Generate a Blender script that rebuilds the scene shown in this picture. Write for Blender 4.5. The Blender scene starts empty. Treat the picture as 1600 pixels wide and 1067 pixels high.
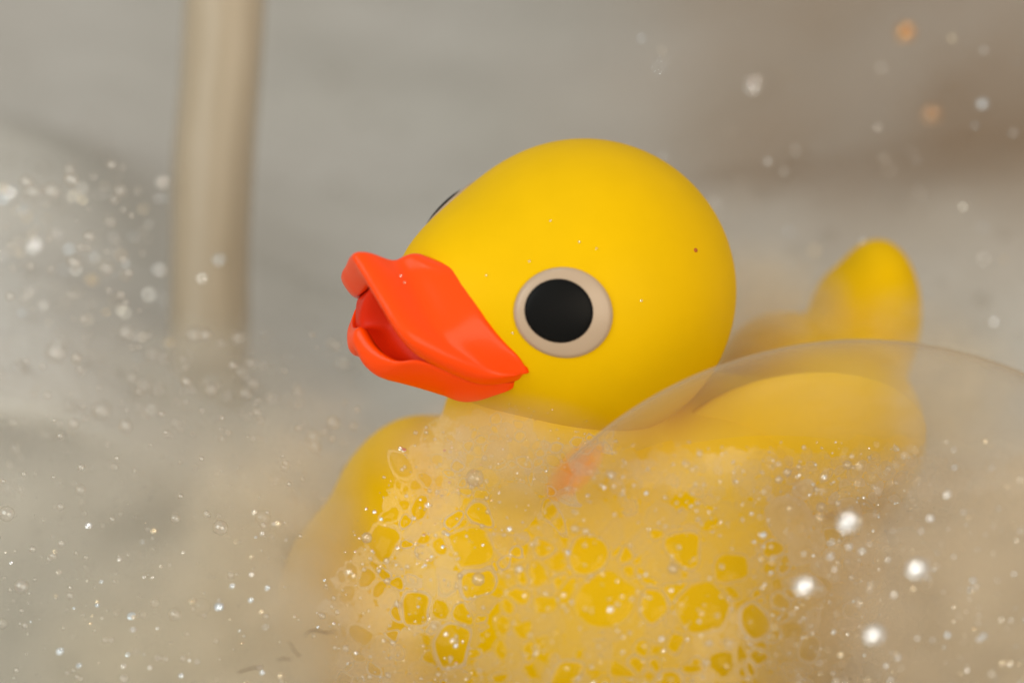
import bpy, bmesh, math, random
import numpy as np
from mathutils import Vector, Matrix, noise

SC = bpy.context.scene
COL = SC.collection
rnd = random.Random(7)
SC.unit_settings.system = 'METRIC'
SC.unit_settings.scale_length = 0.01          # one unit is one centimetre

# ------------------------------------------------------------------ camera
PITCH = math.radians(12)
RT = Vector((1, 0, 0))
FW = Vector((0, math.cos(PITCH), -math.sin(PITCH)))
UP = Vector((0, math.sin(PITCH), math.cos(PITCH)))
D = 31.75                                     # camera to the centre of the duck's head
K = 0.36 / 1600.0                             # frame width over distance, per photograph pixel

def ray(px, py):
    return FW + RT * ((px - 800) * K) - UP * ((py - 533.5) * K)
HC = Vector((0, 0, 0))                        # centre of the head
CAM = HC - ray(912, 455) * D
def at(px, py, d):                            # measured point: picture position at a distance
    return CAM + ray(px, py) * d

cd = bpy.data.cameras.new('camera')
cam = bpy.data.objects.new('camera', cd)
COL.objects.link(cam)
cam.matrix_world = Matrix((
    (RT.x, UP.x, -FW.x, CAM.x), (RT.y, UP.y, -FW.y, CAM.y), (RT.z, UP.z, -FW.z, CAM.z), (0, 0, 0, 1)))
cd.lens = 100; cd.sensor_width = 36
cd.clip_start = 0.5; cd.clip_end = 1000
cd.dof.use_dof = True
cd.dof.focus_distance = D - 0.95
cd.dof.aperture_fstop = 0.093                 # opening of about a centimetre, in these units
cd.dof.aperture_blades = 0
SC.camera = cam

# ------------------------------------------------------------------ light
w = bpy.data.worlds.new('World'); SC.world = w; w.use_nodes = True
bg = w.node_tree.nodes['Background']
bg.inputs[0].default_value = (1.0, 0.955, 0.87, 1)
bg.inputs[1].default_value = 0.68

def lamp(name, kind, loc, power, color, size, target=(0, 0, -1)):
    l = bpy.data.lights.new(name, kind)
    o = bpy.data.objects.new(name, l); COL.objects.link(o)
    o.location = loc; l.energy = power; l.color = color
    if kind == 'AREA':
        l.shape = 'DISK'; l.size = size
        o.rotation_euler = (Vector(target) - Vector(loc)).to_track_quat('-Z', 'Y').to_euler()
    else:
        l.shadow_soft_size = size
    return o
# soft window light from the left, warm room light from the right, a cluster of ceiling spots
lamp('window_light', 'AREA', (-24, -28, 15), 9000, (0.94, 1.0, 0.98), 34)
lamp('room_light', 'AREA', (20, -38, 3), 9500, (1.0, 0.84, 0.64), 34)
SPOTS = [Vector(v) for v in ((-9, -14, 44), (-4, -11, 44), (-8, -8, 44), (-3.5, -6, 44))]
for v in SPOTS:
    lamp('ceiling_spot', 'POINT', v, 1250, (1.0, 0.93, 0.84), 0.8)

SC.view_settings.view_transform = 'Standard'
SC.view_settings.look = 'None'
SC.view_settings.exposure = -0.05
SC.view_settings.gamma = 1
cy = SC.cycles
cy.use_denoising = True
cy.max_bounces = 12; cy.diffuse_bounces = 4; cy.glossy_bounces = 4
cy.transmission_bounces = 8; cy.transparent_max_bounces = 40; cy.volume_bounces = 4
cy.volume_step_rate = 2.0; cy.volume_max_steps = 128

# ------------------------------------------------------------------ materials
def mat(name):
    m = bpy.data.materials.new(name); m.use_nodes = True
    nt = m.node_tree; nt.nodes.clear()
    out = nt.nodes.new('ShaderNodeOutputMaterial')
    return m, nt, out
def N(nt, t, **kw):
    n = nt.nodes.new(t)
    for k, v in kw.items():
        if k in n.inputs: n.inputs[k].default_value = v
        else: setattr(n, k, v)
    return n

def plastic(name, color, rough, bump=0.02, scale=30, spec=0.4, sss=0.0, var=0.05, sub=(1, .4, .1)):
    m, nt, out = mat(name)
    b = N(nt, 'ShaderNodeBsdfPrincipled', Roughness=rough)
    b.inputs['Specular IOR Level'].default_value = spec
    tc = N(nt, 'ShaderNodeTexCoord')
    nz = N(nt, 'ShaderNodeTexNoise', Scale=2.2, Detail=4.0)
    nt.links.new(tc.outputs['Object'], nz.inputs['Vector'])
    mx = N(nt, 'ShaderNodeMix', data_type='RGBA')
    mx.inputs[6].default_value = (*[c * (1 - var) for c in color], 1)
    mx.inputs[7].default_value = (*[min(1, c * (1 + var)) for c in color], 1)
    nt.links.new(nz.outputs['Fac'], mx.inputs[0])
    nt.links.new(mx.outputs[2], b.inputs['Base Color'])
    n2 = N(nt, 'ShaderNodeTexNoise', Scale=scale, Detail=3.0)
    nt.links.new(tc.outputs['Object'], n2.inputs['Vector'])
    bp = N(nt, 'ShaderNodeBump', Strength=bump, Distance=0.02)
    nt.links.new(n2.outputs['Fac'], bp.inputs['Height'])
    nt.links.new(bp.outputs[0], b.inputs['Normal'])
    if sss:
        b.inputs['Subsurface Weight'].default_value = sss
        b.inputs['Subsurface Radius'].default_value = sub
        b.inputs['Subsurface Scale'].default_value = 0.15
    nt.links.new(b.outputs[0], out.inputs[0])
    return m

M_YEL = plastic('yellow_vinyl', (0.71, 0.43, 0.0003), 0.5, 0.03, 40, 0.05, 0.0, 0.05)
M_ORG = plastic('orange_vinyl', (0.90, 0.062, 0.0003), 0.3, 0.10, 26, 0.08, 0.0, 0.04)
M_RING = plastic('eye_white', (0.43, 0.32, 0.225), 0.3, 0.02, 40, 0.4)
M_PUP = plastic('eye_black', (0.006, 0.006, 0.006), 0.35, 0.05, 60, 0.06)
M_MOUTH = plastic('mouth_bounce_red', (0.62, 0.022, 0.002), 0.4, 0.05, 26, 0.1, 0.0, 0.04)  # orange deepened to red: light bouncing between the bills put into the colour
M_ORG.node_tree.nodes['Principled BSDF'].inputs['Coat Weight'].default_value = 0.28
M_ORG.node_tree.nodes['Principled BSDF'].inputs['Coat Roughness'].default_value = 0.2
M_FLECK = plastic('brown_fleck', (0.42, 0.10, 0.004), 0.5)
M_HAIR = plastic('brown_hair', (0.10, 0.05, 0.02), 0.4)
M_TUB = plastic('bath_enamel', (0.54, 0.51, 0.485), 0.35, 0.02, 2, 0.4, 0, 0.08)

FOAMC = (0.58, 0.48, 0.35)
def m_foam_surface():
    m, nt, out = mat('foam_bank')
    b = N(nt, 'ShaderNodeBsdfPrincipled', Roughness=0.7)
    tc = N(nt, 'ShaderNodeTexCoord')
    nz = N(nt, 'ShaderNodeTexNoise', Scale=0.16, Detail=5.0, Roughness=0.5)
    nt.links.new(tc.outputs['Object'], nz.inputs['Vector'])
    mx = N(nt, 'ShaderNodeMix', data_type='RGBA')
    mx.inputs[6].default_value = (0.33, 0.32, 0.275, 1)
    mx.inputs[7].default_value = (0.58, 0.56, 0.535, 1)
    nt.links.new(nz.outputs['Fac'], mx.inputs[0])
    nt.links.new(mx.outputs[2], b.inputs['Base Color'])
    n2 = N(nt, 'ShaderNodeTexVoronoi', Scale=5.0)
    nt.links.new(tc.outputs['Object'], n2.inputs['Vector'])
    bp = N(nt, 'ShaderNodeBump', Strength=0.2, Distance=0.1)
    nt.links.new(n2.outputs['Distance'], bp.inputs['Height'])
    nt.links.new(bp.outputs[0], b.inputs['Normal'])
    nt.links.new(b.outputs[0], out.inputs[0])
    return m
M_BANK = m_foam_surface()

def m_volume(name, density, color, aniso=0.2, wisp=1.1, core=0.35, seed=0):
    """foam fine enough to read as mist: densest at the middle of its mass, wispy at the rim"""
    m, nt, out = mat(name)
    v = N(nt, 'ShaderNodeVolumePrincipled')
    v.inputs['Color'].default_value = (*color, 1)
    v.inputs['Anisotropy'].default_value = aniso
    tc = N(nt, 'ShaderNodeTexCoord')
    ln = N(nt, 'ShaderNodeVectorMath', operation='LENGTH'); nt.links.new(tc.outputs['Object'], ln.inputs[0])
    mr = N(nt, 'ShaderNodeMapRange', interpolation_type='SMOOTHSTEP')
    for k, x in (('From Min', 0.97), ('From Max', core), ('To Min', 0.0), ('To Max', density)): mr.inputs[k].default_value = x
    nt.links.new(ln.outputs['Value'], mr.inputs['Value'])
    mp = N(nt, 'ShaderNodeMapping'); mp.inputs['Location'].default_value = (seed * 3.1, 0, 0)
    nz = N(nt, 'ShaderNodeTexNoise', Scale=3.6, Detail=4.0)
    nt.links.new(tc.outputs['Object'], mp.inputs[0]); nt.links.new(mp.outputs[0], nz.inputs['Vector'])
    m2 = N(nt, 'ShaderNodeMapRange')
    for k, x in (('From Min', 0.3), ('From Max', 0.7), ('To Min', 1 - wisp * .8), ('To Max', 1 + wisp * .8)): m2.inputs[k].default_value = x
    nt.links.new(nz.outputs['Fac'], m2.inputs['Value'])
    ml = N(nt, 'ShaderNodeMath', operation='MULTIPLY')
    nt.links.new(mr.outputs[0], ml.inputs[0]); nt.links.new(m2.outputs[0], ml.inputs[1])
    nt.links.new(ml.outputs[0], v.inputs['Density'])
    nt.links.new(v.outputs[0], out.inputs['Volume'])
    return m

def m_film(name, gloss=0.25, milk=0.15, edge=0.8, rough=0.08, tint=FOAMC):
    """soap film: clear when faced, milky and shiny at grazing angles"""
    m, nt, out = mat(name)
    lw = N(nt, 'ShaderNodeLayerWeight', Blend=0.35)
    tr = N(nt, 'ShaderNodeBsdfTransparent')
    df = N(nt, 'ShaderNodeBsdfDiffuse', Color=(*tint, 1))
    tl = N(nt, 'ShaderNodeBsdfTranslucent', Color=(*tint, 1))
    ad = N(nt, 'ShaderNodeMixShader', Fac=0.5)
    nt.links.new(df.outputs[0], ad.inputs[1]); nt.links.new(tl.outputs[0], ad.inputs[2])
    pw = N(nt, 'ShaderNodeMath', operation='POWER'); pw.inputs[1].default_value = 1.6 if name == 'soap_dome' else 2.5
    nt.links.new(lw.outputs['Facing'], pw.inputs[0])
    mr = N(nt, 'ShaderNodeMapRange'); mr.inputs['To Min'].default_value = milk; mr.inputs['To Max'].default_value = edge
    nt.links.new(pw.outputs[0], mr.inputs['Value'])
    m1 = N(nt, 'ShaderNodeMixShader')
    nt.links.new(mr.outputs[0], m1.inputs[0]); nt.links.new(tr.outputs[0], m1.inputs[1]); nt.links.new(ad.outputs[0], m1.inputs[2])
    gl = N(nt, 'ShaderNodeBsdfGlossy', Roughness=rough)
    if name == 'bright_bubble':
        ta = N(nt, 'ShaderNodeAttribute', attribute_name='tint'); nt.links.new(ta.outputs['Color'], gl.inputs['Color'])
    fr = N(nt, 'ShaderNodeMapRange'); fr.inputs['To Min'].default_value = gloss * 0.4; fr.inputs['To Max'].default_value = gloss
    nt.links.new(lw.outputs['Fresnel'], fr.inputs['Value'])
    m2 = N(nt, 'ShaderNodeMixShader')
    nt.links.new(fr.outputs[0], m2.inputs[0]); nt.links.new(m1.outputs[0], m2.inputs[1]); nt.links.new(gl.outputs[0], m2.inputs[2])
    nt.links.new(m2.outputs[0], out.inputs[0])
    return m
M_FILM = m_film('soap_film', 0.02, 0.0, 0.12, 0.05)
M_DOME = m_film('soap_dome', 0.03, 0.02, 0.95, 0.25)
M_BEAD = m_film('tiny_bubble', 0.3, 0.10, 0.5, 0.12)
def m_beak_refl():  # reflection of the beak put into the film's own colour, fading at the rim
    m, nt, out = mat('beak_reflection')
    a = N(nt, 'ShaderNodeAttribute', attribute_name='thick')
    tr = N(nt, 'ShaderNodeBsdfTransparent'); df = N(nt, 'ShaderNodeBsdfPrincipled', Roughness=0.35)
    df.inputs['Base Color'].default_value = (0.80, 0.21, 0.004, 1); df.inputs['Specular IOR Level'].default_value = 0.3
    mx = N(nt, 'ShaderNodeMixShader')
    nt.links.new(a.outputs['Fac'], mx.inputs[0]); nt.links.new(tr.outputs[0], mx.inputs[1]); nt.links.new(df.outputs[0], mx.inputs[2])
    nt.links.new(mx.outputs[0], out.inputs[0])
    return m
M_BEAK_REFL = m_beak_refl()
M_GLINT = m_film('bright_bubble', 1.6, 0.3, 0.6, 0.2)

def m_web(name):
    """milky film between the bubbles: the 'thick' attribute says how much foam it holds"""
    m, nt, out = mat(name)
    at_ = N(nt, 'ShaderNodeAttribute', attribute_name='thick')
    tr = N(nt, 'ShaderNodeBsdfTransparent')
    df = N(nt, 'ShaderNodeBsdfDiffuse', Color=(*FOAMC, 1))
    tl = N(nt, 'ShaderNodeBsdfTranslucent', Color=(*FOAMC, 1))
    ad = N(nt, 'ShaderNodeMixShader', Fac=0.5)
    nt.links.new(df.outputs[0], ad.inputs[1]); nt.links.new(tl.outputs[0], ad.inputs[2])
    tc = N(nt, 'ShaderNodeTexCoord')
    nz = N(nt, 'ShaderNodeTexNoise', Scale=1.6, Detail=5.0, Roughness=0.65)
    nt.links.new(tc.outputs['Object'], nz.inputs['Vector'])
    mr = N(nt, 'ShaderNodeMapRange')
    mr.inputs['From Min'].default_value = 0.3; mr.inputs['From Max'].default_value = 0.7
    mr.inputs['To Min'].default_value = 0.55; mr.inputs['To Max'].default_value = 1.1
    nt.links.new(nz.outputs['Fac'], mr.inputs['Value'])
    ml = N(nt, 'ShaderNodeMath', operation='MULTIPLY', use_clamp=True)
    nt.links.new(at_.outputs['Fac'], ml.inputs[0]); nt.links.new(mr.outputs[0], ml.inputs[1])
    m1 = N(nt, 'ShaderNodeMixShader')
    nt.links.new(ml.outputs[0], m1.inputs[0]); nt.links.new(tr.outputs[0], m1.inputs[1]); nt.links.new(ad.outputs[0], m1.inputs[2])
    gl = N(nt, 'ShaderNodeBsdfGlossy', Roughness=0.15)
    m2 = N(nt, 'ShaderNodeMixShader', Fac=0.03)
    nt.links.new(m1.outputs[0], m2.inputs[1]); nt.links.new(gl.outputs[0], m2.inputs[2])
    nt.links.new(m2.outputs[0], out.inputs[0])
    return m
M_WEB = m_web('milky_film')

def m_stream():
    m, nt, out = mat('running_water')
    b = N(nt, 'ShaderNodeBsdfPrincipled', Roughness=0.35)
    tc = N(nt, 'ShaderNodeTexCoord')
    mp = N(nt, 'ShaderNodeMapping'); mp.inputs['Scale'].default_value = (3, 3, 0.15)
    nz = N(nt, 'ShaderNodeTexNoise', Scale=2.0, Detail=4.0)
    nt.links.new(tc.outputs['Object'], mp.inputs[0]); nt.links.new(mp.outputs[0], nz.inputs['Vector'])
    mx = N(nt, 'ShaderNodeMix', data_type='RGBA')
    mx.inputs[6].default_value = (0.40, 0.32, 0.21, 1); mx.inputs[7].default_value = (0.47, 0.385, 0.27, 1)
    nt.links.new(nz.outputs['Fac'], mx.inputs[0]); nt.links.new(mx.outputs[2], b.inputs['Base Color'])
    bp = N(nt, 'ShaderNodeBump', Strength=0.15, Distance=0.1)
    nt.links.new(nz.outputs['Fac'], bp.inputs['Height']); nt.links.new(bp.outputs[0], b.inputs['Normal'])
    tr = N(nt, 'ShaderNodeBsdfTransparent'); mm = N(nt, 'ShaderNodeMixShader', Fac=0.72)
    lw = N(nt, 'ShaderNodeLayerWeight', Blend=0.5); mr = N(nt, 'ShaderNodeMapRange')
    for k, x in (('From Min', 0.35), ('From Max', 1.0), ('To Min', 0.62), ('To Max', 0.12)): mr.inputs[k].default_value = x
    nt.links.new(lw.outputs['Facing'], mr.inputs['Value']); nt.links.new(mr.outputs[0], mm.inputs[0])
    nt.links.new(tr.outputs[0], mm.inputs[1]); nt.links.new(b.outputs[0], mm.inputs[2]); nt.links.new(mm.outputs[0], out.inputs[0])
    return m
M_STREAM = m_stream()

# ------------------------------------------------------------------ object helpers
def link(name, me, m, parent=None, smooth=True):
    o = bpy.data.objects.new(name, me); COL.objects.link(o)
    me.materials.append(m)
    if smooth and len(me.polygons):
        me.polygons.foreach_set('use_smooth', [True] * len(me.polygons))
    if parent:
        o.parent = parent
        o.matrix_parent_inverse = parent_world(parent).inverted()
    return o
def parent_world(o):
    mw = Matrix.LocRotScale(o.location, o.rotation_euler.to_quaternion(), o.scale)
    if o.parent: mw = parent_world(o.parent) @ o.matrix_parent_inverse @ mw
    return mw
def pydata(name, v, f):
    me = bpy.data.meshes.new(name); me.from_pydata([tuple(p) for p in v], [], f); me.update(); return me
def tag(o, label=None, cat=None, group=None, kind=None):
    if label: o['label'] = label
    if cat: o['category'] = cat
    if group: o['group'] = group
    if kind: o['kind'] = kind
    return o
def grid_mesh(name, rows, closed_u=False):
    v = [p for r in rows for p in r]; n = len(rows[0]); f = []
    for i in range(len(rows) - 1):
        for j in range(n if closed_u else n - 1):
            k = (j + 1) % n
            f.append((i * n + j, i * n + k, (i + 1) * n + k, (i + 1) * n + j))
    return pydata(name, v, f)
def fix_normals(me):
    bm = bmesh.new(); bm.from_mesh(me); bmesh.ops.recalc_face_normals(bm, faces=bm.faces); bm.to_mesh(me); bm.free()

def ellipsoid(bm, c, r, rot=None, seg=32):
    m = Matrix.Translation(c) @ (rot.to_matrix().to_4x4() if rot else Matrix.Identity(4)) @ Matrix.Diagonal((*r, 1))
    bmesh.ops.create_uvsphere(bm, u_segments=seg, v_segments=seg // 2, radius=1, matrix=m)

# ================================================================== SETTING
# bathtub: far wall curving down into the floor
rows = []
for i in range(41):
    x = -70 + i * 3.5
    r = []
    for j in range(33):
        t = j / 32
        if t < 0.45:   y, z = -60 + 200 * t, -14
        elif t < 0.72:
            a = (t - 0.45) / 0.27 * math.pi / 2
            y, z = 30 + 8 * math.sin(a), -6 - 8 * math.cos(a)
        else:
            y, z = 38 + (t - 0.72) * 12, -6 + (t - 0.72) / 0.28 * 44
        r.append(Vector((x, y, z)))
    rows.append(r)
tub = link('bathtub', grid_mesh('bathtub', rows), M_TUB)
tag(tub, kind='structure')

# foam bank behind and under the duck: a height field of heaps
HEAPS = [  # x, y, height, sx, sy
    (-8.2, 9.0, 3.6, 3.6, 5.0), (-7.5, 2.0, 1.2, 2.6, 3.0), (9.5, 15.0, 4.2, 8.0, 8.0), (17.0, 20.0, 4.0, 7.0, 9.0),
    (5.5, 7.0, 2.2, 5.5, 3.0), (0.5, 8.0, 0.9, 3.0, 3.0), (-22, 20, 4, 9, 9)]
def bank_h(x, y):
    h = -2.9
    for (cx, cy_, hh, sx, sy) in HEAPS:
        h += hh * math.exp(-((x - cx) / sx) ** 2 - ((y - cy_) / sy) ** 2)
    n = noise.fractal(Vector((x * 0.22, y * 0.22, 3.1)), 1.0, 2.0, 5)
    h += 0.35 * n + 0.30 * max(0, y - 11)
    n2 = noise.fractal(Vector((x * 1.3, y * 1.3, 9.1)), 1.0, 2.0, 3)
    return h + 0.03 * n2
rows = []
NX, NY = 220, 150
for j in range(NY):
    y = 1.6 + 32.5 * (j / (NY - 1)) ** 1.5
    rows.append([Vector((x, y, bank_h(x, y))) for x in (-32 + 64 * i / (NX - 1) for i in range(NX))])
bank = link('foam_bank', grid_mesh('foam_bank', rows), M_BANK)
tag(bank, kind='stuff')
sd = bank.modifiers.new('thick', 'SOLIDIFY'); sd.thickness = 0.4; sd.offset = -1

rows = [[Vector((-40 + 4 * i, -24 + 2 * j, -4.7 + 0.05 * noise.noise(Vector((i * .7, j * .7, 0))))) for i in range(21)] for j in range(16)]
tag(link('bath_water', grid_mesh('bath_water', rows), M_BANK), kind='structure')

# ================================================================== DUCK
R = 1.70
def cw(v):                                   # picture-aligned direction to the place's axes
    return RT * v[0] + FW * v[1] + UP * v[2]
Ff, Fs, Fu = (-.71, -.64, .27), (.50, -.75, -.44), (.484, -.177, .853)
f_ = cw(Ff).normalized()
s_ = (cw(Fs) - f_ * cw(Fs).dot(f_)).normalized()
u_ = f_.cross(s_); u_ = u_ if u_.z > 0 else -u_
def H(a, s, b):
    return HC + (f_ * a + s_ * s + u_ * b) * R
def HP(px, py, s):                            # head coordinates of a picture position at side offset s
    o = CAM + 0 * RT
    d = ray(px, py)
    # point CAM + d*t with ((p-HC)/R).s_ = s
    t = (s * R - (CAM - HC).dot(s_)) / d.dot(s_)
    p = (CAM + d * t - HC) / R
    return (p.dot(f_), s, p.dot(u_))
def HQ(px, py, s):
    """same, but seen along the central depth: solves a and b from the picture position for a given s"""
    best = None
    x, z = (px - 912) / 238.0, (455 - py) / 238.0
    fx, fz = f_.dot(RT), f_.dot(UP); sx, sz = s_.dot(RT), s_.dot(UP); ux, uz = u_.dot(RT), u_.dot(UP)
    k = 1.0
    for _ in range(6):
        X, Z = x * k - s * sx, z * k - s * sz
        det = fx * uz - ux * fz
        a = (X * uz - ux * Z) / det; b = (fx * Z - X * fz) / det
        dep = (f_.dot(FW) * a + s_.dot(FW) * s + u_.dot(FW) * b) * R
        k = (D + dep) / D
    return (a, s, b)

duck = bpy.data.objects.new('rubber_duck', None); COL.objects.link(duck)
duck.location = at(950, 1060, D + 1.3); duck.empty_display_size = 0.5
tag(duck, 'yellow rubber duck with open orange beak, sunk to its neck in bath foam', 'rubber duck')

def head_r(a, s, b):
    L = math.sqrt(a * a + s * s + b * b); a, s, b = a / L, s / L, b / L
    az = math.degrees(math.atan2(s, a)); el = math.degrees(math.atan2(b, math.hypot(a, s))) + 20
    ve = 27 if el > 0 else 32
    return 1 + 0.37 * math.exp(-(az / 33) ** 2 - (el / ve) ** 2)
def head_p(a, s, b, lift=0.0):
    L = math.sqrt(a * a + s * s + b * b); r = (head_r(a, s, b) + lift) / L
    return H(a * r, s * r, b * r)
rows = []
for i in range(65):
    th = math.pi * i / 64
    rows.append([head_p(math.sin(th) * math.cos(p), math.sin(th) * math.sin(p), math.cos(th) + 1e-9)
                 for p in (2 * math.pi * j / 96 for j in range(96))])
me = grid_mesh('head', rows, True); bm = bmesh.new(); bm.from_mesh(me)
bmesh.ops.remove_doubles(bm, verts=bm.verts, dist=1e-5); bmesh.ops.recalc_face_normals(bm, faces=bm.faces); bm.to_mesh(me); bm.free()
link('head', me, M_YEL, duck)

# body, neck, rump and tail in one skin
bm = bmesh.new()
ellipsoid(bm, at(945, 890, D + 1.6), (3.3, 2.3, 2.2))
ellipsoid(bm, at(630, 800, D + 1.15), (0.85, 1.4, 1.18), Matrix.Rotation(math.radians(25), 3, 'Y').to_quaternion())
ellipsoid(bm, at(600, 950, D + 1.3), (1.25, 1.4, 1.45))
ellipsoid(bm, at(865, 680, D + 0.45), (1.30, 1.3, 1.3))
ellipsoid(bm, at(1270, 680, D + 2.3), (1.35, 1.7, 1.25))
ellipsoid(bm, at(1110, 730, D + 0.9), (1.4, 1.3, 1.1))
ellipsoid(bm, at(1225, 610, D + 2.3), (0.85, 1.2, 0.95))
q = Matrix.Rotation(math.radians(5), 3, 'Y').to_quaternion()
ellipsoid(bm, at(1362, 505, D + 2.9), (0.60, 0.9, 1.06), q)
ellipsoid(bm, at(1325, 505, D + 2.9), (0.50, 0.9, 0.75), q)
me = bpy.data.meshes.new('body'); bm.to_mesh(me); bm.free()
body = link('body', me, M_YEL, duck)
rm = body.modifiers.new('skin', 'REMESH'); rm.mode = 'VOXEL'; rm.voxel_size = 0.09; rm.use_smooth_shade = True
sm = body.modifiers.new('soften', 'SMOOTH'); sm.iterations = 14; sm.factor = 0.6
# wing: raised pad on the near flank
bm = bmesh.new()
ellipsoid(bm, at(1240, 700, D + 0.05), (1.5, 0.17, 0.85), Matrix.Rotation(math.radians(-10), 3, 'Y').to_quaternion())
me = bpy.data.meshes.new('wing'); bm.to_mesh(me); bm.free()
link('wing', me, M_YEL, duck)

# eyes
def make_eye(E, ry):
    E = Vector(E).normalized()
    t1 = Vector((0, 0, 1)).cross(E).normalized(); t2 = E.cross(t1)
    def cap(r0, lift_edge, lift_c, off=(0, 0), n=40, rings=10):
        rows = []
        for i in range(rings + 3):
            if i <= rings:
                k = i / rings; lift = lift_edge + (lift_c - lift_edge) * math.sqrt(max(0, 1 - k * k * 0.98))
            else:
                k = 1 + 0.015 * (i - rings); lift = lift_edge - 0.03 * (i - rings)
            row = []
            for j in range(n):
                p = 2 * math.pi * j / n
                d = E + t1 * (off[0] + r0 * k * math.cos(p)) + t2 * (off[1] + r0 * ry * k * math.sin(p))
                row.append(head_p(d.x, d.y, d.z, lift))
            rows.append(row)
        me = grid_mesh('eye', rows, True)
        bm = bmesh.new(); bm.from_mesh(me); bmesh.ops.remove_doubles(bm, verts=bm.verts, dist=1e-5)
        bmesh.ops.recalc_face_normals(bm, faces=bm.faces); bm.to_mesh(me); bm.free()
        return me
    sg = 1 if E.y > 0 else -1
    e = link('eye', cap(0.297, 0.012, 0.035 if sg > 0 else 0.02), M_RING, duck)
    link('pupil', cap(0.200, 0.030 if sg > 0 else 0.022, 0.048 if sg > 0 else 0.05, (-0.036 * sg, 0.0)), M_PUP, e)
EA, ES, EB = HQ(879, 493, 0.727)
make_eye((EA, ES, EB), 0.95)
make_eye((EA, -ES, EB), 0.95)

# small brown fleck stuck to the side of the head, and drops of water on it
def on_head(px, py, lift=0.0):
    d = ray(px, py); t = D - 1.69
    for _ in range(60):                        # walk to the skin along the line of sight
        p = (CAM + d * t - HC) / R
        L = p.length; r = head_r(p.dot(f_), p.dot(s_), p.dot(u_))
        if L < r + lift: break
        t += max(0.002, (L - r - lift) * R * .7)
    return CAM + d * t, (p / L)
def dot(name, px, py, r, m, flat=.35):
    c, n = on_head(px, py); bm = bmesh.new()
    bmesh.ops.create_icosphere(bm, subdivisions=2, radius=1, matrix=Matrix.Translation(c) @ n.to_track_quat('Z', 'Y').to_matrix().to_4x4() @ Matrix.Diagonal((r, r * .8, r * flat, 1)))
    me = bpy.data.meshes.new(name); bm.to_mesh(me); bm.free()
    return link(name, me, m, duck)
dot('fleck', 1087, 391, 0.032, M_FLECK)['label'] = 'tiny brown fleck on the back of the head'
# beak --------------------------------------------------------------
def spline(pts, n):
    """Catmull-Rom through a list of tuples -> n points"""
    P = [Vector(p) for p in pts]; P = [P[0] * 2 - P[1]] + P + [P[-1] * 2 - P[-2]]
    m = len(P) - 3; out = []
    for i in range(n):
        t = i / (n - 1) * m; k = min(int(t), m - 1); t -= k
        a, b, c, d = P[k:k + 4]
        out.append(0.5 * ((2 * b) + (c - a) * t + (2 * a - 5 * b + 4 * c - d) * t * t + (3 * b - a - 3 * c + d) * t ** 3))
    return out
NH = 22
def half(pts, far=1.0, drop=0.0):                                # centre -> corner, in head coordinates, mirrored to the far side
    c = spline([HQ(*p) for p in pts], NH)
    c[0].y = 0
    left = [Vector((p.x, -p.y * far, p.z - drop * min(1, p.y * 4))) for p in reversed(c[1:])]
    return left + c
TT = [abs(i - (NH - 1)) / (NH - 1) for i in range(2 * NH - 1)]     # 0 at the centre, 1 at the corners
base = half([(664, 404, 0), (690, 415, .14), (706, 430, .24), (735, 473, .41), (757, 508, .51), (783, 538, .575), (802, 558, .615), (808, 576, .625)], 0.70, 0.14)
lip = half([(575, 450, 0), (589, 476, .1), (605, 506, .2), (621, 536, .31), (646, 563, .42), (700, 590, .51), (752, 607, .565), (809, 598, .625)])
def comb(A, B, k): return [a.lerp(b, k) for a, b in zip(A, B)]
def shift(A, fn): return [p + Vector(fn(t, p)) for p, t in zip(A, TT)]
up = lambda h0, h1, fa=0.0: (lambda t, p: (fa * (1 - t), 0, h0 * (1 - t) + h1 * t))
puff = lambda h0, h1: (lambda t, p: (0, (1 if p.y > 0 else -1) * h1 * t, h0 * (1 - t) + .5 * h1 * t))
ridge = shift(comb(base, lip, .74), lambda t, p: (0, (1 if p.y > 0 else -1) * .06 * t, .105 * (1 - t) + .05 * t))
front = shift(lip, lambda t, p: (.25 * (1 - t) + .05, .05 * (1 if p.y > 0 else -1) * min(1, abs(p.y) * 4), .10 * (1 - t) + .05))
roll = shift(comb(ridge, front, .5), up(.045, .012, .03))
sunk = [p * 0.9 for p in base]
rowsU = [sunk, base, shift(comb(base, lip, .06), puff(.015, .05)), shift(comb(base, lip, .3), puff(.095, .06)),
         shift(comb(base, lip, .55), puff(.135, .065)), ridge, roll, front, shift(comb(front, lip, .6), up(-.01, 0, .02)), lip,
         shift(comb(lip, base, .08), up(.0, .0)), shift(comb(lip, base, .3), up(.03, .0)),
         [Vector((p.x * .75, p.y * .85, p.z - .08)) for p in base]]
def bill(name, rows, m, parent):
    rows = [[r[0] * .9] + list(r) + [r[-1] * .9] for r in rows]
    me = grid_mesh(name, [[H(*p) for p in r] for r in rows])
    fix_normals(me)
    o = link(name, me, m, parent)
    ss = o.modifiers.new('smooth', 'SUBSURF'); ss.levels = 1; ss.render_levels = 2
    return o
upper = bill('upper_bill', rowsU, M_ORG, duck)
rim = half([(556, 511, 0), (571, 537, .11), (590, 556, .22), (615, 568, .32), (648, 566, .42), (700, 586, .505), (752, 600, .555), (804, 598, .61)])
belly = half([(549, 560, 0), (560, 583, .08), (580, 597, .15), (612, 602, .22), (664, 612, .32), (716, 634, .41), (796, 614, .59)])
root = half([(650, 560, 0), (660, 575, .1), (672, 595, .2), (690, 615, .29), (720, 632, .36), (755, 628, .43), (800, 606, .6)])
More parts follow.
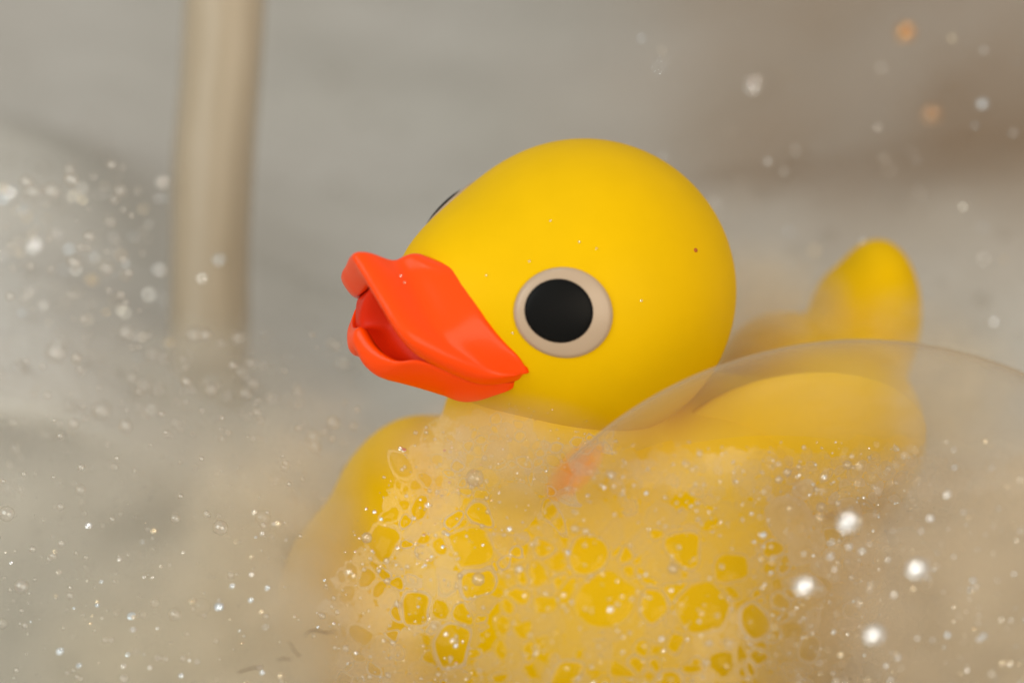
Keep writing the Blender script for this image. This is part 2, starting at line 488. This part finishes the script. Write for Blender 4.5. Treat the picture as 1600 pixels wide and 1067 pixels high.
rowsL = [[p * 0.8 for p in root], root, comb(root, belly, .5), belly, shift(comb(belly, rim, .6), up(.0, .0, .05)), rim,
         shift(rim, lambda t, p: (-.06, -.04 * (1 if p.y > 0 else -1) * min(1, abs(p.y) * 5), 0)),
         shift(comb(rim, root, .45), up(-.06, -.0)), [Vector((p.x * .72, p.y * .8, p.z * .75)) for p in rim]]
lower = bill('lower_bill', rowsL, M_ORG, duck)

def pull(A, B): return [a.lerp(b, .06 if a.y < -.12 else .55 if a.y > 0 else .06 + .49 * (a.y + .12) / .12) for a, b in zip(A, B)]
mouth = [comb(lip, base, .12), pull(comb(lip, rim, .3), base), pull(comb(lip, rim, .6), root), comb(rim, root, .12)]
bill('mouth', mouth, M_MOUTH, duck)

# ================================================================== WATER STREAM
rows = []
for i in range(60):
    t = i / 59
    px = 357 - 42 * t + 3 * math.sin(t * 9); py = -160 + 860 * t
    c = at(px, py, D + 4.6); r = (66 - 3 * t) * K * (D + 4.6)
    rows.append([c + Vector((math.cos(a), math.sin(a), 0)) * r * (1 + 0.05 * noise.noise(Vector((math.cos(a) * 1.5, math.sin(a) * 1.5, t * 5))))
                 for a in (2 * math.pi * j / 40 for j in range(40))])
me = grid_mesh('water_stream', rows, True); fix_normals(me)
tag(link('water_stream', me, M_STREAM), 'blurred column of running tap water falling into the foam at the left', 'running water')

# ================================================================== FOAM MASSES (volumes)
def lobe(px, py, d, r, dens, seed=0, color=(0.90, 0.845, 0.73), **kw):
    bm = bmesh.new(); bmesh.ops.create_icosphere(bm, subdivisions=4, radius=1)
    me = bpy.data.meshes.new('foam'); bm.to_mesh(me); bm.free()
    o = link('foam', me, m_volume('foam_mist', dens, color, seed=seed, **kw))
    o.location = at(px, py, d); o.scale = r
    return tag(o, kind='stuff')
GREY = (0.89, 0.865, 0.80)
lobe(60, 960, D + 0.8, (3.9, 2.6, 3.3), 0.9, 1, GREY)
lobe(330, 1100, D - 1.0, (2.7, 1.5, 2.2), 1.1, 2)
lobe(1600, 960, D - 1.4, (3.2, 1.8, 2.5), 1.2, 3, (0.90, 0.82, 0.69))
lobe(1165, 500, D + 1.6, (1.5, 0.9, 1.2), 1.0, 4)
lobe(290, 840, D + 2.6, (3.8, 2.4, 2.2), 0.8, 5, GREY)
lobe(410, 880, D - 0.4, (1.5, 1.1, 2.0), 1.0, 6)
lobe(1400, 640, D - 0.9, (1.9, 0.6, 0.8), 0.22, 7)
lobe(1600, 170, D + 6.5, (8.5, 3.6, 6.5), 0.30, 8, (0.52, 0.39, 0.27), core=0.15)
lobe(770, 705, D - 1.75, (1.6, 0.35, 0.75), 1.3, 10, core=0.2)
lobe(310, 610, D + 3.4, (2.0, 0.6, 1.3), 1.3, 11, GREY, core=0.1)
lobe(500, 680, D - 0.5, (1.0, 0.6, 0.9), 0.35, 9)
lobe(1490, 620, D - 0.9, (1.0, 0.5, 1.1), 1.3, 12)
lobe(1420, 520, D + 1.4, (1.0, 0.6, 0.7), 0.25, 13)

# ================================================================== BIG BUBBLE
def film_ball(name, c, r, m, sub=4, wob=0.02, seed=0, cut=None):
    bm = bmesh.new(); bmesh.ops.create_icosphere(bm, subdivisions=sub, radius=1)
    for v in bm.verts:
        v.co *= 1 + wob * noise.noise(v.co * 1.4 + Vector((seed, 2, 0)))
    if cut is not None: bmesh.ops.delete(bm, geom=[v for v in bm.verts if v.co.z < cut], context='VERTS')
    me = bpy.data.meshes.new(name); bm.to_mesh(me); bm.free()
    o = link(name, me, m); o.location = c; o.scale = r
    return o
big = film_ball('soap_bubble', at(1330, 1120, D - 1.5), (4.15, 1.6, 4.1), M_DOME, 6, cut=0.66)
tag(big, 'largest bubble, a clear dome of film arching before the duck tail', 'bubble')

# ================================================================== BUBBLE NETWORK (milky film with clear cells)
def power_cells(pts, box):
    """pts: (x, y, r). Returns a polygon for each."""
    P = np.array(pts); out = []
    for i in range(len(P)):
        x, y, r = P[i]
        d2 = (P[:, 0] - x) ** 2 + (P[:, 1] - y) ** 2
        poly = [(box[0], box[1]), (box[2], box[1]), (box[2], box[3]), (box[0], box[3])]
        for j in np.argsort(d2)[1:60]:
            nx, ny = P[j, 0] - x, P[j, 1] - y; L = math.hypot(nx, ny)
            if L < 1e-6: continue
            # radical axis
            t = (L * L + r * r - P[j, 2] ** 2) / (2 * L)
            nx /= L; ny /= L; cx, cy_ = x + nx * t, y + ny * t
            new = []
            for k in range(len(poly)):
                a, b = poly[k], poly[(k + 1) % len(poly)]
                da = (a[0] - cx) * nx + (a[1] - cy_) * ny; db = (b[0] - cx) * nx + (b[1] - cy_) * ny
                if da <= 0: new.append(a)
                if da * db < 0:
                    s = da / (da - db); new.append((a[0] + (b[0] - a[0]) * s, a[1] + (b[1] - a[1]) * s))
            poly = new
            if len(poly) < 3: break
        out.append(poly)
    return out
def chaikin(poly, n=2):
    for _ in range(n):
        q = []
        for k in range(len(poly)):
            a, b = poly[k], poly[(k + 1) % len(poly)]
            q.append((a[0] * .75 + b[0] * .25, a[1] * .75 + b[1] * .25)); q.append((a[0] * .25 + b[0] * .75, a[1] * .25 + b[1] * .75))
        poly = q
    return poly
def radial(poly, c, n):
    """resample a star-shaped polygon by angle"""
    out = []
    for j in range(n):
        a = 2 * math.pi * j / n; dx, dy = math.cos(a), math.sin(a); best = 0
        for k in range(len(poly)):
            p, q = poly[k], poly[(k + 1) % len(poly)]
            ex, ey = q[0] - p[0], q[1] - p[1]
            den = dx * ey - dy * ex
            if abs(den) < 1e-9: continue
            t = ((p[0] - c[0]) * ey - (p[1] - c[1]) * ex) / den
            s = ((p[0] - c[0]) * dy - (p[1] - c[1]) * dx) / den
            if t > 0 and -1e-6 <= s <= 1 + 1e-6: best = max(best, t)
        out.append(best)
    return out
def network(big_cells, field, depth, thick, openp, box, seed, name, top, minr=5, n_try=5200):
    """big_cells: (px,py,r). field(px,py)->typical small radius or None outside."""
    rg = random.Random(seed); pts = [tuple(c) for c in big_cells]
    for _ in range(n_try):
        x, y = rg.uniform(box[0], box[2]), rg.uniform(box[1], box[3]); r0 = field(x, y)
        if r0 is None: continue
        r = r0 * math.exp(rg.gauss(0, .45)); r = max(minr, r)
        if all((x - p[0]) ** 2 + (y - p[1]) ** 2 > (0.78 * (r + p[2])) ** 2 for p in pts): pts.append((x, y, r))
    cells = power_cells(pts, box)
    V, F, TH = [], [], []; V2, F2 = [], []
    for idx, ((x, y, r), poly) in enumerate(zip(pts, cells)):
        if len(poly) < 3: continue
        cx = sum(p[0] for p in poly) / len(poly); cy_ = sum(p[1] for p in poly) / len(poly)
        if field(cx, cy_) is None and idx >= len(big_cells): continue
        if idx >= len(big_cells) and any(field(p[0], p[1] + 8) is None and thick(cx, cy_) < .35 for p in poly): continue
        if max(math.hypot(p[0] - cx, p[1] - cy_) for p in poly) > 3.2 * r or min(p[1] for p in poly) < top: continue
        n = 28 if r > 14 else 14
        ro = radial(poly, (cx, cy_), n); rh = radial(chaikin(poly), (cx, cy_), n)
        is_big = idx < len(big_cells)
        border = (2.2 + 0.10 * min(r, 30)) if is_big else 1.2 + 0.16 * r
        op = is_big or rg.random() < openp(cx, cy_)
        b0 = len(V); cellk = rg.uniform(.35, 1.0)
        def warp(x, y):
            g = smooth01(top + 20, top + 140, y)
            return x + g * 17 * noise.noise(Vector((x * .011, y * .011, seed))) + g * 7 * noise.noise(Vector((x * .03, y * .03, seed + 5))), \
                y + g * 17 * noise.noise(Vector((x * .011, y * .011, seed + 9))) + g * 7 * noise.noise(Vector((x * .03, y * .03, seed + 14)))
        def P(k, rr, lift):
            a = 2 * math.pi * k / n; qx, qy = warp(cx + math.cos(a) * rr, cy_ + math.sin(a) * rr)
            return at(qx, qy, depth(qx, qy) - lift)
        def th(k, rr):
            a = 2 * math.pi * k / n
            return cellk * min(thick(cx, cy_), thick(cx + math.cos(a) * rr, cy_ + math.sin(a) * rr))
        hole = [max(0.35 * h, h - border) for h in rh]
        for k in range(n): V.append(P(k, ro[k], 0.0)); TH.append(th(k, ro[k]))
        for k in range(n):
            V.append(P(k, 0.5 * (ro[k] + hole[k]), 0.0)); TH.append(th(k, ro[k]) * (1.5 if op else 1))
        for k in range(n): V.append(P(k, hole[k], 0.0)); TH.append(th(k, hole[k]) * (1.3 if op else 1))
        for ring in (0, 1):
            for k in range(n):
                k2 = (k + 1) % n; F.append((b0 + ring * n + k, b0 + ring * n + k2, b0 + (ring + 1) * n + k2, b0 + (ring + 1) * n + k))
        rm_ = sum(hole) / n * K * D
        if op:
            c0 = len(V2)
            for k in range(n): V2.append(P(k, hole[k], 0.002))
            for k in range(n): V2.append(P(k, hole[k] * .6, 0.010 + rm_ * .10))
            V2.append(at(*warp(cx, cy_), depth(*warp(cx, cy_)) - 0.01 - rm_ * .14))
            for k in range(n):
                k2 = (k + 1) % n; F2.append((c0 + k, c0 + k2, c0 + n + k2, c0 + n + k)); F2.append((c0 + n + k, c0 + n + k2, c0 + 2 * n))
        else:
            for k in range(n): V.append(P(k, hole[k] * .6, 0.0)); TH.append(th(k, hole[k]) * .8)
            V.append(at(*warp(cx, cy_), depth(*warp(cx, cy_)) )); TH.append(cellk * thick(cx, cy_))
            for k in range(n):
                k2 = (k + 1) % n; F.append((b0 + 2 * n + k, b0 + 2 * n + k2, b0 + 3 * n + k2, b0 + 3 * n + k)); F.append((b0 + 3 * n + k, b0 + 3 * n + k2, b0 + 4 * n))
    me = pydata(name, V, F); face_cam(me)
    a = me.attributes.new('thick', 'FLOAT', 'POINT'); a.data.foreach_set('value', TH)
    tag(link(name, me, M_WEB), kind='stuff')
    me = pydata('bubble_film', V2, F2); face_cam(me)
    tag(link('bubble_film', me, M_FILM), kind='stuff')
    return pts
def face_cam(me):                             # all film faces outward, to the open side of the bath
    bm = bmesh.new(); bm.from_mesh(me)
    for f in bm.faces:
        if f.normal.dot(CAM - f.calc_center_median()) < 0: f.normal_flip()
    bm.to_mesh(me); bm.free()
def smooth01(a, b, x):
    t = min(1, max(0, (x - a) / (b - a))); return t * t * (3 - 2 * t)
def flank(y):        # left edge of the front right heap in the picture
    pts = [(620, 1010), (665, 955), (700, 925), (770, 860), (830, 800), (900, 765), (1000, 740), (1200, 720)]
    for (y0, x0), (y1, x1) in zip(pts, pts[1:]):
        if y0 <= y <= y1: return x0 + (x1 - x0) * (y - y0) / (y1 - y0)
    return 1010 if y < 620 else 720
# film over the chest
cellsA = [(601, 845, 33), (654, 792, 20), (487, 928, 16), (540, 924, 12), (737, 858, 36), (750, 910, 28), (650, 945, 28), (689, 948, 20),
          (706, 1005, 36), (627, 727, 19), (520, 965, 14), (575, 900, 14), (560, 800, 16)]
def fieldA(x, y):
    top = 640 if x < 760 else 455 + math.sqrt(max(0, 238 ** 2 - (x - 912) ** 2)) - 22
    top += 14 * noise.noise(Vector((x * .02, 3, 0))) + max(0, (655 - x)) * 1.8
    if y < top or x > flank(y) + 40 or x < 430 + 0.35 * max(0, y - 850) or y > 1110: return None
    return 8 if y < 790 else 15
def depthA(x, y): return D - 1.35 - 0.5 * smooth01(650, 1000, y) + 0.9 * ((x - 800) / 400) ** 2
def thickA(x, y):
    v = 0.60 + 0.05 * smooth01(660, 880, y)
    v += 0.35 * smooth01(640, 470, x)
    e = smooth01(625, 665, y) * smooth01(430, 490, x) * smooth01(20, 120, x - max(540, 655 - (y - 640) / 1.8) + max(0, y - 850) * .35)
    return v * e
network(cellsA, fieldA, depthA, thickA, lambda x, y: 0.55 if y < 820 else 0.4, (400, 620, 960, 1140), 3, 'foam_film', 630)
# film over the front right heap
cellsB = [(916, 867, 36), (894, 926, 22), (948, 938, 52), (1008, 950, 30), (1145, 889, 30), (1070, 858, 26), (1097, 950, 46), (1175, 972, 28),
          (1119, 1037, 26), (1189, 1029, 18), (1044, 1055, 18), (974, 1050, 19), (1307, 832, 16), (1224, 884, 12), (1215, 937, 14), (1337, 954, 14),
          (1016, 1044, 10), (886, 1045, 25), (1050, 920, 22), (1150, 930, 14)]
def fieldB(x, y):
    if x < flank(y) or y < 690 or x > 1660 or y > 1110: return None
    return 8 if y < 790 else 16
def depthB(x, y): return D - 2.15 - 0.5 * smooth01(690, 1000, y) + 1.3 * (max(0, x - 1080) / 300) ** 2
def thickB(x, y):
    v = 0.50 + 0.42 * smooth01(1120, 1330, x)
    return v * smooth01(690, 730, y)
network(cellsB, fieldB, depthB, thickB, lambda x, y: 0.42 * smooth01(1330, 1150, x) * smooth01(760, 850, y), (700, 660, 1680, 1140), 5, 'foam_film', 670, n_try=7000)

# ================================================================== TINY BUBBLES
ico = bmesh.new(); bmesh.ops.create_icosphere(ico, subdivisions=2, radius=1)
IV = np.array([v.co[:] for v in ico.verts]); IF = np.array([[v.index for v in f.verts] for f in ico.faces]); ico.free()
def beads(name, pts, m):
    n = len(pts); C_ = np.array([p[0][:] for p in pts]); r = np.array([p[1] for p in pts])
    V = (C_[:, None, :] + IV[None] * r[:, None, None]).reshape(-1, 3)
    F = (IF[None] + (np.arange(n) * len(IV))[:, None, None]).reshape(-1, 3)
    me = bpy.data.meshes.new(name)
    me.vertices.add(len(V)); me.vertices.foreach_set('co', V.ravel())
    me.loops.add(F.size); me.loops.foreach_set('vertex_index', F.ravel())
    me.polygons.add(len(F)); me.polygons.foreach_set('loop_start', np.arange(0, F.size, 3))
    me.update(calc_edges=True)
    return tag(link(name, me, m), kind='stuff')
pts = []
for _ in range(1300):                          # on the front heaps
    x, y = rnd.uniform(430, 1640), rnd.uniform(660, 1090)
    if x > flank(y) + 5 and y > 690: d = depthB(x, y)
    elif fieldA(x, y): d = depthA(x, y)
    else: continue
    pts.append((at(x, y, d - rnd.uniform(-0.05, 0.1)), 0.012 * math.exp(rnd.gauss(0, .6))))
for _ in range(260):                          # in front of the left mass
    x, y = rnd.uniform(-20, 480), rnd.uniform(640, 1090)
    pts.append((at(x, y, D - 2.0 + 2.5 * (1 - (y - 640) / 430) + rnd.gauss(0, .5)), 0.02 * math.exp(rnd.gauss(0, .6))))
for _ in range(700):                           # suds further back on the left
    x, y = rnd.uniform(-20, 560), rnd.uniform(250, 900)
    if x > 230 and y < 520: continue
    pts.append((at(x, y, D + rnd.uniform(0.6, 3.2)), 0.035 * math.exp(rnd.gauss(0, .5))))
beads('foam_bubbles', pts, M_BEAD)
pts = []
for _ in range(1500):                          # on the bank behind
    x, y = rnd.uniform(-20, 24), rnd.uniform(2.2, 26)
    pts.append((Vector((x, y, bank_h(x, y))), 0.05 * math.exp(rnd.gauss(0, .5))))
beads('foam_bubbles', pts, M_BEAD)

# ================================================================== GLINTING BUBBLES
def lens(c, r, spot, jit=0.0, flat=0.14, target=None):
    """a flattened bubble turned so that it mirrors a lamp of the room"""
    tc = (CAM - c).normalized(); tl = ((target if target is not None else SPOTS[spot]) - c).normalized()
    n = (tc + tl).normalized()
    if jit: n = (n + Vector((rnd.gauss(0, jit), rnd.gauss(0, jit), rnd.gauss(0, jit)))).normalized()
    q = n.to_track_quat('Z', 'Y').to_matrix()
    return [c + q @ Vector((v[0] * r, v[1] * r, v[2] * r * flat)) for v in IV]
LENS_F = [tuple(int(k) for k in f) for f in IF]
TINTS = ((1, 1, 1), (1, .96, .9), (1, .93, .8), (1, .85, .6), (.85, .93, 1))
def tint(me, cols):
    a = me.attributes.new('tint', 'FLOAT_COLOR', 'POINT'); a.data.foreach_set('color', [x for c in cols for x in (*c, 1)])
def bright(px, py, d, rpx, label, spot=0, col=(1, 1, 1)):
    c = at(px, py, d)
    vs = [p - c for p in lens(c, rpx * K * d, spot)]
    me = pydata('soap_bubble', vs, LENS_F); tint(me, [col] * len(vs))
    o = link('soap_bubble', me, M_GLINT); o.location = c
    tag(o, label, 'bubble', 'bubbles that shine in the lamp light')
bright(1325, 815, D - 4.6, 17, 'shining bubble, uppermost of the four bright white ones at right')
bright(1433, 888, D - 4.6, 17, 'shining bubble, rightmost of the four bright white ones at right', 1)
bright(1256, 914, D - 4.6, 17, 'shining bubble, leftmost of the four bright white ones at right', 2)
bright(1365, 990, D - 4.6, 17, 'shining bubble, lowest of the four bright white ones at right', 3)
bright(1415, 50, D + 6, 15, 'orange shining blurred bubble highest up at the top right', 0, (1, .55, .2))
bright(1456, 178, D + 6, 15, 'peach shining blurred bubble on the foam right of the duck head', 1, (1, .7, .45))
bright(1178, 131, D + 6, 13, 'dim round blurred bubble on the foam above the duck head', 2)
bright(55, 383, D + 4, 11, 'white shining bubble, brightest at the left edge beside the water')
bright(15, 302, D + 4, 8, 'pale shining bubble at the left edge, above the brightest one', 1)
def glints(name, pts):
    V, F, T = [], [], []
    for (c, r, jit) in pts:
        T += [rnd.choice(TINTS)] * len(IV)
        b = len(V); V += lens(c, r, rnd.randrange(4), jit); F += [tuple(b + k for k in f) for f in LENS_F]
    me = pydata(name, V, F); tint(me, T); tag(link(name, me, M_GLINT), kind='stuff')
pts = []
for _ in range(130):                            # left bank, soft discs
    x, y = rnd.uniform(-10, 260) + max(0, rnd.gauss(0, 60)), rnd.uniform(280, 820)
    pts.append((at(x, y, D + rnd.uniform(2.5, 4.5)), 0.035 * math.exp(rnd.gauss(0, .3)), 0.30))
for _ in range(60):
    x, y = rnd.uniform(980, 1620), rnd.uniform(60, 520)
    pts.append((at(x, y, D + rnd.uniform(2.5, 6)), 0.025 * math.exp(rnd.gauss(0, .4)), 0.18))
for (x, y) in ((363, 915), (392, 937), (418, 918), (393, 897), (193, 1040), (397, 800), (1520, 923), (1490, 948), (1490, 970), (1522, 982), (1075, 998), (1037, 1016),
               (707, 1000), (697, 990), (712, 1008), (545, 893), (553, 899), (668, 789), (796, 826), (888, 862), (410, 1050), (438, 1055), (283, 1055), (1288, 745), (1540, 690)):
    pts.append((at(x, y, D - 2.2), 0.026, 0.02))
for _ in range(420):
    x, y = rnd.uniform(440, 1640), rnd.uniform(690, 1090)
    if x > flank(y) + 5: d = depthB(x, y)
    elif fieldA(x, y): d = depthA(x, y)
    else: continue
    pts.append((at(x, y, d - 0.06), 0.012 * math.exp(rnd.gauss(0, .4)), 0.12))
for _ in range(260):
    x, y = rnd.uniform(1180, 1620), rnd.uniform(690, 1080)
    pts.append((at(x, y, D - 2.9 + rnd.gauss(0, .25)), 0.012 * math.exp(rnd.gauss(0, .5)), 0.10))
for _ in range(60):
    x, y = rnd.uniform(-10, 470), rnd.uniform(800, 1080)
    pts.append((at(x, y, D - 1.9 + rnd.gauss(0, .5)), 0.016 * math.exp(rnd.gauss(0, .5)), 0.10))
for (x, y) in ((905, 378), (932, 388), (827, 408), (860, 345), (801, 520), (1002, 470), (690, 590), (705, 560), (760, 430)):
    pts.append((on_head(x, y, .006)[0], 0.010, 0.02))
for k, off in ((4, .035), (5, .035)):  # lenses added along the bill ridge to stand for its lamp highlights
    p = roll[NH - 1 + k].lerp(ridge[NH - 1 + k], .5)
    pts.append((H(p.x + .01, p.y + .01, p.z + off), 0.012, 0.02))
for k in range(70):
    x, y = rnd.gauss(790, 45), rnd.gauss(660, 22)
    if math.hypot(x - 912, y - 455) < 228 and y > 630: pts.append((on_head(x, y, .006)[0], 0.008, 0.06))
glints('foam_and_bill_glints', pts)
# orange patch of film beside the beak: the beak's reflection painted as colour
def beak_refl_patch(px, py, d, r, target, turn=0):
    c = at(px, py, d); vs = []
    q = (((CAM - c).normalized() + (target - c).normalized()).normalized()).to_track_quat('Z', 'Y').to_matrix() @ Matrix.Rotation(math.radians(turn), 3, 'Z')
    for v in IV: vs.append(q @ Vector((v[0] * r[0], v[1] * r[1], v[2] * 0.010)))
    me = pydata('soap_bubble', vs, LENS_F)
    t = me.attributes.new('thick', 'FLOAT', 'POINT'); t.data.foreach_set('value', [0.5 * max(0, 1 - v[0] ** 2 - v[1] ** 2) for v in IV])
    o = link('soap_bubble', me, M_BEAK_REFL); o.location = c
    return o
tag(beak_refl_patch(898, 735, D - 1.32, (0.26, 0.46), H(1.0, .58, -.5), -25), 'slanted orange beak reflection painted on soap film below the head, at the edge of the foam heap', 'bubble')

# ================================================================== HAIRS
def hair(pts_, r, label):
    P = spline([at(x, y, d) for x, y, d in pts_], 24); rows = []
    for i, p in enumerate(P):
        rr = r * (1 - 0.6 * abs(i / 23 - .4))
        rows.append([p + UP * rr * math.cos(a) - FW * rr * math.sin(a) + RT * rr * .3 * math.cos(a) for a in (2 * math.pi * j / 6 for j in range(6))])
    me = grid_mesh('hair', rows, True); fix_normals(me)
    tag(link('hair', me, M_HAIR), label, 'hair', 'loose hairs on the foam')
Z = D - 2.5
hair([(470, 1008, Z), (478, 990, Z), (492, 984, Z), (510, 988, Z), (524, 985, Z)], 0.008, 'dark bent hair on the foam, the topmost one below the duck')
hair([(372, 1050, Z), (395, 1043, Z), (410, 1042, Z)], 0.008, 'short dark hair on the foam near the bottom edge')
hair([(452, 1002, Z), (462, 1018, Z), (470, 1026, Z)], 0.006, 'thin brown hair slanting down beside the bent one')
hair([(433, 1032, Z), (442, 1028, Z), (455, 1030, Z)], 0.006, 'short curved hair between the other hairs on foam')
